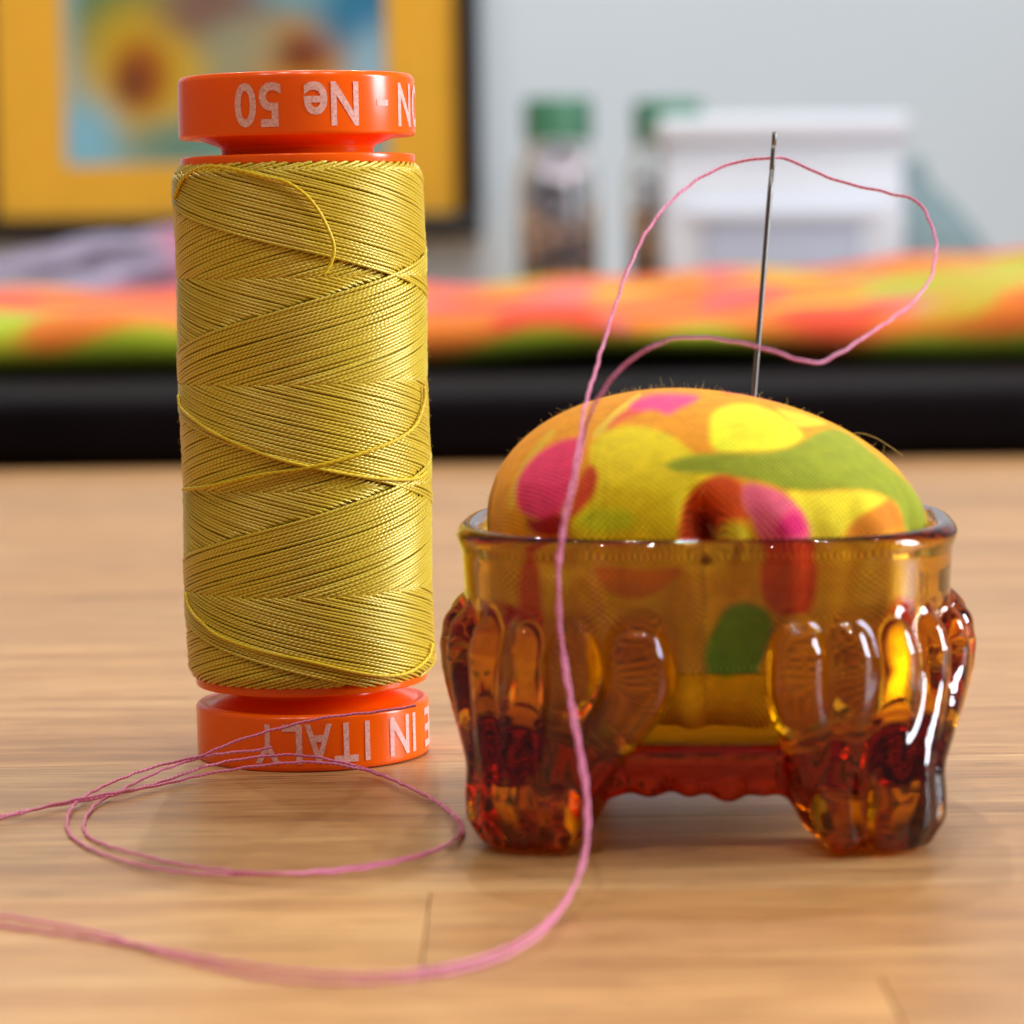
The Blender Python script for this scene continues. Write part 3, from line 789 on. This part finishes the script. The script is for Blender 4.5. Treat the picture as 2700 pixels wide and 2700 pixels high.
loop = [(0, 2152, 0.3), (150, 2123, 0.4), (300, 2096, 0.5), (430, 2060, 0.6), (560, 2016, 0, .2486), (720, 1992, 0, .2488), (830, 1996, 0, .2489), (960, 2026, 0, .2482), (1080, 2075, 0.4), (1175, 2128, 0.3), (1222, 2182, 0.3), (1190, 2220, 0.3), (1080, 2260, 0.2),
        (900, 2290, 0.25), (700, 2306, 0.5), (480, 2300, 0.4), (300, 2262, 0.25), (200, 2215, 0.2)]
strand1 = [tuple(eye)] + air(left_air) + tab(front_tab) + tab(loop) + tab([(176, 2170, 0.3), (200, 2118, 0.5), (280, 2070, 0.7), (400, 2024, 1.2)]) + air([(530, 1992, .2475), (620, 1955, .2475), (730, 1922, .2476), (850, 1893, .2478), (980, 1878, .2482), (1098, 1861, .249)])
right_air = [(2066, 417, .2366), (2110, 434, .236), (2180, 466, .235), (2260, 490, .234), (2340, 508, .233), (2415, 530, .232), (2450, 580, .231), (2468, 650, .229), (2452, 735, .226), (2400, 803, .223), (2310, 868, .220), (2215, 930, .2172), (2160, 956, .2160), (2105, 949, .2152), (2030, 924, .2145), (1930, 901, .2140), (1830, 891, .2135), (1750, 902, .2132), (1668, 946, .2130), (1600, 1015, .2130), (1560, 1085, .2130)]
run2 = [(1536, 1160, .2140), (1518, 1262, .2128), (1488, 1395, .2120), (1474, 1510, .2112), (1478, 1655, .2104), (1500, 1800, .2089), (1529, 1960, .2064), (1548, 2080, .2038), (1551, 2180, .2013), (1538, 2275, .1988), (1500, 2366, .1960)]
front2 = [(1435, 2452, 0.9), (1350, 2512, 0.35), (1240, 2552, 0.2), (1120, 2574, 0.2), (990, 2588, 0.2), (840, 2590, 0.25), (660, 2572, 0.2), (460, 2522, 0.25), (240, 2456, 0.25), (0, 2414, 0.3), (-260, 2380, 0.2), (-440, 2320, 0.3), (-400, 2240, 0.3), (-180, 2184, 0.35)]
loop2 = [(0, 2158, 0.6), (150, 2119, 0.7), (290, 2092, 0.8), (420, 2070, 0.5), (560, 2038, 0, .2472), (720, 2015, 0, .2478), (850, 2011, 0, .2480), (980, 2036, 0, .2472), (1090, 2082, 0.6), (1170, 2130, 0.6), (1214, 2186, 0.6), (1170, 2232, 0.6), (1050, 2272, 0.5),
         (880, 2300, 0.55), (680, 2302, 0.8), (500, 2284, 0.4), (340, 2246, 0.3), (240, 2210, 0.2)]
strand2 = [tuple(eye)] + air(right_air) + air(run2) + tab(front2) + tab(loop2) + tab([(222, 2168, 0.2), (255, 2120, 0.3), (330, 2078, 0.5), (420, 2034, 1.0), (500, 2006, 1.4)]) + air([(580, 1988, .2455), (660, 1980, .2456), (718, 1971, .246)])
J = Joined()
for S in (strand1, strand2):
    P = spline(S, 1400)
    q = np.linspace(0, 1, len(P)) * 400
    kn = np.stack([np.sin(q * 1.3 + 1) + np.sin(q * 2.9), np.sin(q * 1.7) + np.sin(q * 3.3 + 2), np.sin(q * 2.1 + 4)], 1)
    P = P + 0.030 * MM * kn * np.clip(np.arange(len(P)) / 30.0, 0, 1)[:, None]
    P[:, 2] = np.maximum(P[:, 2], rP * MM * 1.05)
    J.add(*tube(P, rP * MM, 7))
    for k in range(420):                       # stray fibres of the thread
        i0 = rng.integers(5, len(P) - 5); L = rng.uniform(0.15, 0.45) * MM
        dr = rng.normal(0, 1, 3); dr /= np.linalg.norm(dr); dr[2] = abs(dr[2]); cv = rng.normal(0, 0.5, 3); cv[2] = abs(cv[2])
        q = np.linspace(0, 1, 5)[:, None]
        J.add(*tube(P[i0] + dr * q * L + cv * q ** 2 * L, 0.006 * MM, 3))
pt = J.build('pink_thread', M_PINK)
tag(pt, 'doubled pink sewing thread through the needle eye, looping over the table', 'thread')

# ------------------------------------------------------------------ black board with a folded quilt behind
YB = 0.600
board_h = 0.0135
zb = at_z(1350, 1222).y
b0 = at_y(-60, 1222, zb).x
board = box('board', (0.46, 0.34, board_h), (0.10, zb + 0.17, board_h / 2 + 0.0002), M_BLACK, bevel=0.004, seg=4)
tag(board, 'flat black board lying on the table under the bright folded quilt', 'board')
def cloth_slab(name, x0, x1, y0, y1, zfun, thick, mat, parent=None, nx=140, ny=60, colfun=None, zbase=None):
    """padded cloth: top surface zfun(x,y), rounded front, closed underneath."""
    xs = np.linspace(x0, x1, nx); ys = np.linspace(0, 1, ny)
    V = []; 
    for j, s in enumerate(ys):
        for x in xs:
            if s < 0.28:                             # rounded front roll
                a = (s / 0.28) * math.pi - math.pi / 2
                zt = zfun(x, y0 + thick); zb_ = zbase(x) if zbase else 0
                hh = (zt - zb_) / 2
                V.append((x, y0 + thick * 0.5 - thick * 0.5 * math.cos(a) , zb_ + hh + hh * math.sin(a)))
            else:
                yy = y0 + thick * 0.5 + (y1 - y0 - thick * 0.5) * ((s - 0.28) / 0.72)
                V.append((x, yy, zfun(x, yy)))
    V = np.array(V)
    F = []
    for j in range(ny - 1):
        for i in range(nx - 1):
            F.append((j * nx + i, j * nx + i + 1, (j + 1) * nx + i + 1, (j + 1) * nx + i))
    n0 = len(V)
    zb2 = [(zbase(x) if zbase else 0) for x in xs]
    V = np.vstack([V, [(x, y1, z) for x, z in zip(xs, zb2)]])
    for i in range(nx - 1):
        F.append(((ny - 1) * nx + i, (ny - 1) * nx + i + 1, n0 + i + 1, n0 + i))
        F.append((n0 + i, n0 + i + 1, i + 1, i))
    F.append([j * nx for j in range(ny)] + [n0]); F.append(([j * nx + nx - 1 for j in range(ny)] + [n0 + nx - 1])[::-1])
    C = colfun(V) if colfun is not None else None
    return make(name, V, F, mat, parent, uv=V[:, :2] / MM, colors=C)
def vnoise(P, scale, seed):
    r_ = np.random.default_rng(seed); out = np.zeros(len(P))
    for k in range(5):
        kv = r_.normal(0, 1, 3) * scale; out += np.sin(P @ kv + r_.uniform(0, 6.28))
    return out / 2.2
def quilt_cols(V):
    Q = V * np.array([1.0, 0.55, 1.6])
    a = vnoise(Q, 75, 11); b = vnoise(Q, 85, 12); c = vnoise(Q, 62, 13)
    O = np.array(lin(250, 132, 42)); Yy = np.array(lin(236, 196, 40)); Pk = np.array(lin(246, 112, 118)); Rd = np.array(lin(250, 84, 48)); Gn = np.array(lin(176, 192, 36))
    colr = np.tile(O, (len(V), 1))
    def mixin(m, c_): colr[:] = colr * (1 - m[:, None]) + c_ * m[:, None]
    st = lambda v, e: np.clip((v - e) / 0.22, 0, 1)
    mixin(st(a, 0.45), Yy); mixin(st(b, 0.3), Pk); mixin(st(c, 0.5), Rd); mixin(st(-c, 0.85), Gn * 1.2)
    # green stripe of the print along the fold that faces the camera, with yellow blotches above it
    fold = (V[:, 1] < YQ + 0.03)
    hgt = (V[:, 2] - board_h)
    edge = 0.0072 + 0.0028 * np.sin(V[:, 0] * 60) + 0.002 * np.sin(V[:, 0] * 143 + 1)
    g = fold * np.clip((edge - hgt) / 0.003 + 0.5, 0, 1)
    mixin(g, Gn)
    mixin(np.clip((V[:, 0] - 0.075) / 0.05, 0, 0.75) * (c < 0.3), Gn * 1.15)
    return colr * 0.84
YQ = 0.690
def zq(x, y):
    t = np.clip((y - YQ) / 0.22, 0, 1)
    base = board_h + 0.0125 + 0.0050 * t
    base += 0.007 * np.clip((x - 0.04) / 0.09, 0, 1) ** 1.3 * (0.45 + 0.55 * t)
    base += 0.0009 * math.sin(x * 55 + 1 + y * 18) + 0.0006 * math.sin(x * 23 - y * 40) + 0.0008 * math.sin(x * 120)
    return base
M_QUILT = print_mat('quilt_cotton', weave=1.5)
quilt = cloth_slab('folded_quilt', -0.155, 0.19, YQ, 0.93, zq, 0.022, M_QUILT, colfun=quilt_cols,
                   zbase=lambda x: board_h + 0.0008 + 0.0025 * max(0, math.sin(x * 31 + 0.6)))
tag(quilt, 'folded cotton quilt printed orange, pink, yellow and green lying on the black board', 'quilt')

# pale lilac and pink cloth lying on the quilt's far left
def lilac_cols(V):
    a = vnoise(V * np.array([0.5, 1.2, 5]), 60, 21); b = vnoise(V, 70, 22)
    L = np.array(lin(152, 142, 166)); G = np.array(lin(78, 64, 82)); P = np.array(lin(186, 100, 126))
    c = np.tile(L, (len(V), 1)); m = np.clip(a, 0, 1)[:, None]; c = c * (1 - m) + G * m
    m = np.clip((V[:, 0] + 0.128 + 0.01 * b) / 0.02, 0, 1)[:, None]; return c * (1 - m) + P * m
def zl_(x, y):
    t = np.clip((y - 0.955) / 0.14, 0, 1)
    return 0.0245 + 0.021 * t ** 0.8 - 0.010 * np.clip((-0.14 - x) / 0.05, 0, 1) + 0.0030 * math.sin(x * 45 - y * 120) + 0.0015 * math.sin(x * 90 + y * 200) - 0.02 * np.clip((x + 0.085) / 0.03, 0, 1)
lilac = cloth_slab('folded_cloth', -0.25, -0.045, 0.945, 1.12, zl_, 0.03, M_QUILT, nx=80, ny=50, colfun=lilac_cols, zbase=lambda x: 0.0003)
tag(lilac, 'crumpled lilac and pink cloth heaped behind the quilt, under the framed picture', 'cloth')

# ------------------------------------------------------------------ framed picture on the wall
YF = 2.178
def wp(px, py, y=YF): return at_y(px, py, y)
def fpt(px, py):
    p = wp(px, py); return p.x, p.z
xr_out, z_bot = fpt(1272, 626); xr_in, zb_in = fpt(1206, 560)
xa_r, za_b = fpt(1022, 425); xa_l, _ = fpt(170, 425)
fw = xr_out - xr_in; xl_in = xa_l - (xr_in - xa_r); xl_out = xl_in - fw
za_t = za_b + 0.29; zt_in = za_t + (za_b - zb_in); zt_out = zt_in + (zb_in - z_bot)
pic = empty('framed_picture', ((xl_out + xr_out) / 2, YF, z_bot))
tag(pic, 'blue and orange painting in a black frame with yellow mat, hanging on the wall', 'picture')
cx0, cz0 = (xl_out + xr_out) / 2, z_bot
def bar(x0, x1, z0, z1, name='frame_side'):
    box(name, (x1 - x0, 0.024, z1 - z0), ((x0 + x1) / 2 - cx0, 0.006, (z0 + z1) / 2 - cz0), M_FRAME, pic, bevel=0.002)
bar(xl_out, xr_out, z_bot, zb_in - 0.0001); bar(xl_out, xr_out, zt_in + 0.0001, zt_out)
bar(xl_out, xl_in, zb_in, zt_in); bar(xr_in, xr_out, zb_in, zt_in)
# mat with a window
def mat_board():
    o = [(xl_in, zb_in), (xr_in, zb_in), (xr_in, zt_in), (xl_in, zt_in)]; i = [(xa_l, za_b), (xa_r, za_b), (xa_r, za_t), (xa_l, za_t)]
    V = [(x - cx0, 0.004, z - cz0) for x, z in o + i] + [(x - cx0, 0.007, z - cz0) for x, z in o + i]
    F = []
    for k in range(4):
        k2 = (k + 1) % 4
        F += [(k, k2, 4 + k2, 4 + k), (4 + k, 4 + k2, 12 + k2, 12 + k), (8 + k2, 8 + k, 12 + k, 12 + k2)]
    return make('mat_board', V, F, M_MAT, pic, smooth=False)
mat_board()
gxn, gzn = 70, 84
V = []; C = []; F = []
for j in range(gzn):
    for i in range(gxn):
        u, v_ = i / (gxn - 1), j / (gzn - 1)
        V.append((xa_l - 0.003 + u * (xa_r - xa_l + 0.006) - cx0, 0.0085, za_b - 0.003 + v_ * (za_t - za_b + 0.006) - cz0))
V = np.array(V)
for j in range(gzn - 1):
    for i in range(gxn - 1): F.append((j * gxn + i, j * gxn + i + 1, (j + 1) * gxn + i + 1, (j + 1) * gxn + i))
au, av = project(V + np.array([cx0, YF, cz0]))
base = np.tile(np.array(lin(120, 172, 188)), (len(V), 1))
def blob(cx_, cy_, rx, ry, rgb, k=1.0, p=2.0):
    m = (k * np.clip(np.exp(-(((au - cx_) / rx) ** 2 + ((av - cy_) / ry) ** 2) ** 1.8), 0, 1))[:, None]
    base[:] = base * (1 - m) + np.array(lin(*rgb)) * m
nzv = vnoise(V * np.array([1, 0, 1]), 45, 5)
m = np.clip(nzv, 0, 1)[:, None] * 0.5; base = base * (1 - m) + np.array(lin(96, 140, 110)) * m
blob(330, 60, 190, 170, (44, 116, 70)); blob(300, 300, 160, 110, (128, 168, 160)); blob(720, 170, 240, 170, (112, 140, 132))
blob(390, 190, 200, 210, (206, 166, 36)); blob(370, 200, 80, 100, (156, 78, 24)); blob(350, 220, 45, 55, (120, 66, 34))
blob(560, 20, 150, 100, (126, 96, 84)); blob(790, 150, 165, 105, (204, 140, 30)); blob(790, 140, 85, 55, (124, 52, 16)); blob(640, 120, 110, 80, (150, 158, 130), 0.7)
blob(980, 40, 150, 120, (36, 118, 160)); blob(1000, 210, 90, 150, (150, 190, 212)); blob(210, 380, 110, 120, (128, 188, 214)); blob(700, 380, 300, 80, (120, 160, 150), 0.7)
blob(480, 380, 150, 60, (88, 134, 120), 0.7); blob(140, 100, 60, 300, (188, 196, 200), 0.6)
for k in range(9): blob(200 + 95 * k + 30 * math.sin(k * 5), -250 - 130 * (k % 4), 130, 110, [(178, 140, 46), (80, 130, 100), (60, 120, 160), (140, 84, 44)][k % 4], 0.8)
make('artwork', V, F, print_mat('painting', weave=0.4, rough=0.6, sheen=0.0), pic, uv=V[:, [0, 2]] / MM, colors=base)

# ------------------------------------------------------------------ jars and white box far behind, standing on the table
YJ = 1.86
def jar(name, pxc, py_top, wpx, label, seed, shown_dark):
    xc = at_y(pxc, 600, YJ).x; ztop = at_y(pxc, py_top, YJ).z; R = wpx / 2 * YJ / FPX
    root = empty(name, (xc, YJ, 0.0003)); tag(root, label, 'jar', 'green lidded jars behind the quilt')
    hl = R * 1.25
    prof = [(0.001, 0), (R * 1.05, 0), (R * 1.18, 0.004), (R * 1.18, ztop - hl - 0.016), (R * 0.92, ztop - hl - 0.004), (R * 0.92, ztop - hl * 0.4),
            (R * 0.80, ztop - hl * 0.4), (R * 0.80, ztop - hl - 0.004), (R * 1.08, ztop - hl - 0.018), (R * 1.08, 0.006), (0.001, 0.004)]
    Vv, Ff = lathe(prof, 48, cap=False); make('glass_body', Vv, Ff, M_CLEAR, root)
    Vv, Ff = lathe(rounded([(0.001, ztop), (R, ztop), (R, ztop - hl), (R * 0.95, ztop - hl), (R * 0.95, ztop - 0.002), (0.001, ztop - 0.002)], 0.001), 48, cap=False)
    # knurling on the lid
    Vv = np.array(Vv); an = np.arctan2(Vv[:, 1], Vv[:, 0]); k = 1 + 0.012 * np.sign(np.sin(an * 24)); Vv[:, 0] *= k; Vv[:, 1] *= k
    make('lid', Vv, Ff, M_GREEN, root)
    r_ = np.random.default_rng(seed); VV = []; FF = []; CC = []; n = 0
    pal = [lin(96, 88, 120), lin(150, 108, 116), lin(196, 184, 200), lin(140, 158, 168), lin(88, 92, 120), lin(170, 150, 184), lin(170, 178, 184), lin(70, 110, 110)]
    if seed == 2: pal = [lin(140, 40, 36), lin(150, 50, 44), lin(96, 86, 120), lin(150, 160, 180), lin(60, 60, 90)]
    bm = bmesh.new(); bmesh.ops.create_icosphere(bm, subdivisions=1, radius=1); bv = np.array([v.co[:] for v in bm.verts]); bf = [[v.index for v in f.verts] for f in bm.faces]; bm.free()
    zt = ztop - hl - 0.022
    for q in range(170):
        rr = R * 1.0 * math.sqrt(r_.random()); aa = r_.uniform(0, 6.28); s = r_.uniform(0.003, 0.0055); rr = min(rr, R * 1.06 - s)
        zc = r_.uniform(0.010, zt)
        VV.append(bv * s * np.array([1, 1, 0.6]) + np.array([rr * math.cos(aa), rr * math.sin(aa), zc])); FF += [[i + n for i in f] for f in bf]; n += len(bv)
        cc = pal[r_.integers(len(pal))]
        if zc < zt * 0.45 and r_.random() < 0.7: cc = pal[4 % len(pal)]
        CC.append(np.tile(np.array(cc), (len(bv), 1)))
    tag(make('buttons', np.vstack(VV), FF, print_mat('button_mix_%d' % seed, weave=0.2, rough=0.3, sheen=0.0), root, colors=np.vstack(CC), uv=np.zeros((n, 2))), kind='stuff')
    return root, xc, R
j1, jx, jR = jar('button_jar', 1474, 262, 178, 'glass jar of mixed buttons with green lid, nearest the black picture frame', 1, True)
j2, _, _ = jar('button_jar', 1762, 268, 178, 'glass jar with green lid, partly hidden behind the white box', 2, True)
# white disc added inside the first jar to stand in for its lamp highlight
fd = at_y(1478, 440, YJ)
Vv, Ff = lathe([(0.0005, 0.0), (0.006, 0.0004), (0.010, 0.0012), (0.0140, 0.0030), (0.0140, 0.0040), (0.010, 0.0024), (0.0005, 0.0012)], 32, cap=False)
disc = make('highlight_disc', Vv, Ff, M_HIGHLIGHT, j1); disc.rotation_euler = (math.radians(48), 0, 0); disc.location = (fd.x - jx, -0.0165, fd.z)

YW = 1.79
def boxpx(name, x0, x1, y0, y1, yd, depth, mat, parent=None, bevel=0.003, origin=None):
    a = at_y(x0, y0, yd); b_ = at_y(x1, y1, yd); z0 = b_.z; z1 = a.z
    c = Vector(((a.x + b_.x) / 2, yd + depth / 2, (z0 + z1) / 2)); 
    if origin: c = c - origin
    return box(name, (b_.x - a.x, depth, z1 - z0), c, mat, parent, bevel)
wx = at_y(2068, 600, YW).x
wb = empty('storage_box', (wx, YW, 0.0003)); org = Vector((wx, YW, 0.0003))
tag(wb, 'white plastic storage box with grey blue front label behind the quilt', 'box')
a = at_y(1752, 360, YW); b_ = at_y(2392, 360, YW); wtop = at_y(2068, 372, YW).z
box('box_body', (b_.x - a.x, 0.10, wtop - 0.0003), (0, 0.05, (wtop - 0.0003) / 2), M_WHITE, wb, 0.004)
ltop = at_y(2068, 306, YW).z
box('box_lid', (b_.x - a.x + 0.006, 0.108, ltop - wtop), (0, 0.05, (ltop + wtop) / 2), M_WHITE, wb, 0.004)
boxpx('label_plate', 1858, 2272, 590, 790, YW - 0.0025, 0.002, M_PANEL, wb, 0.0005, org)
boxpx('label_rim', 1800, 2330, 545, 572, YW - 0.005, 0.005, M_WHITE, wb, 0.001, org)
# teal cloth bag slumped beside the box
tx = at_y(2500, 600, 1.9)
prof = [(0, 0), (0.058, 0), (0.054, 0.03), (0.043, 0.055), (0.028, 0.075), (0.014, 0.090), (0.010, 0.10), (0.013, 0.108), (0.006, 0.109)]
Vv, Ff = lathe([(max(r, 0.0004), z) for r, z in prof], 40, cap=True); Vv = np.array(Vv)
an = np.arctan2(Vv[:, 1], Vv[:, 0]); k = 1 + 0.07 * np.sin(an * 7) + 0.04 * np.sin(an * 13 + Vv[:, 2] * 60); Vv[:, 0] *= k; Vv[:, 1] *= k * 0.7
Vv[:, 0] -= Vv[:, 2] * 0.25
bag = make('cloth_bag', Vv, Ff, M_TEAL); bag.scale = (0.72, 0.8, 0.82); bag.location = (at_y(2480, 600, 1.95).x, 1.95, 0.0004)
tag(bag, 'dark teal cloth bag slumped on the table to the right of the white box', 'bag')
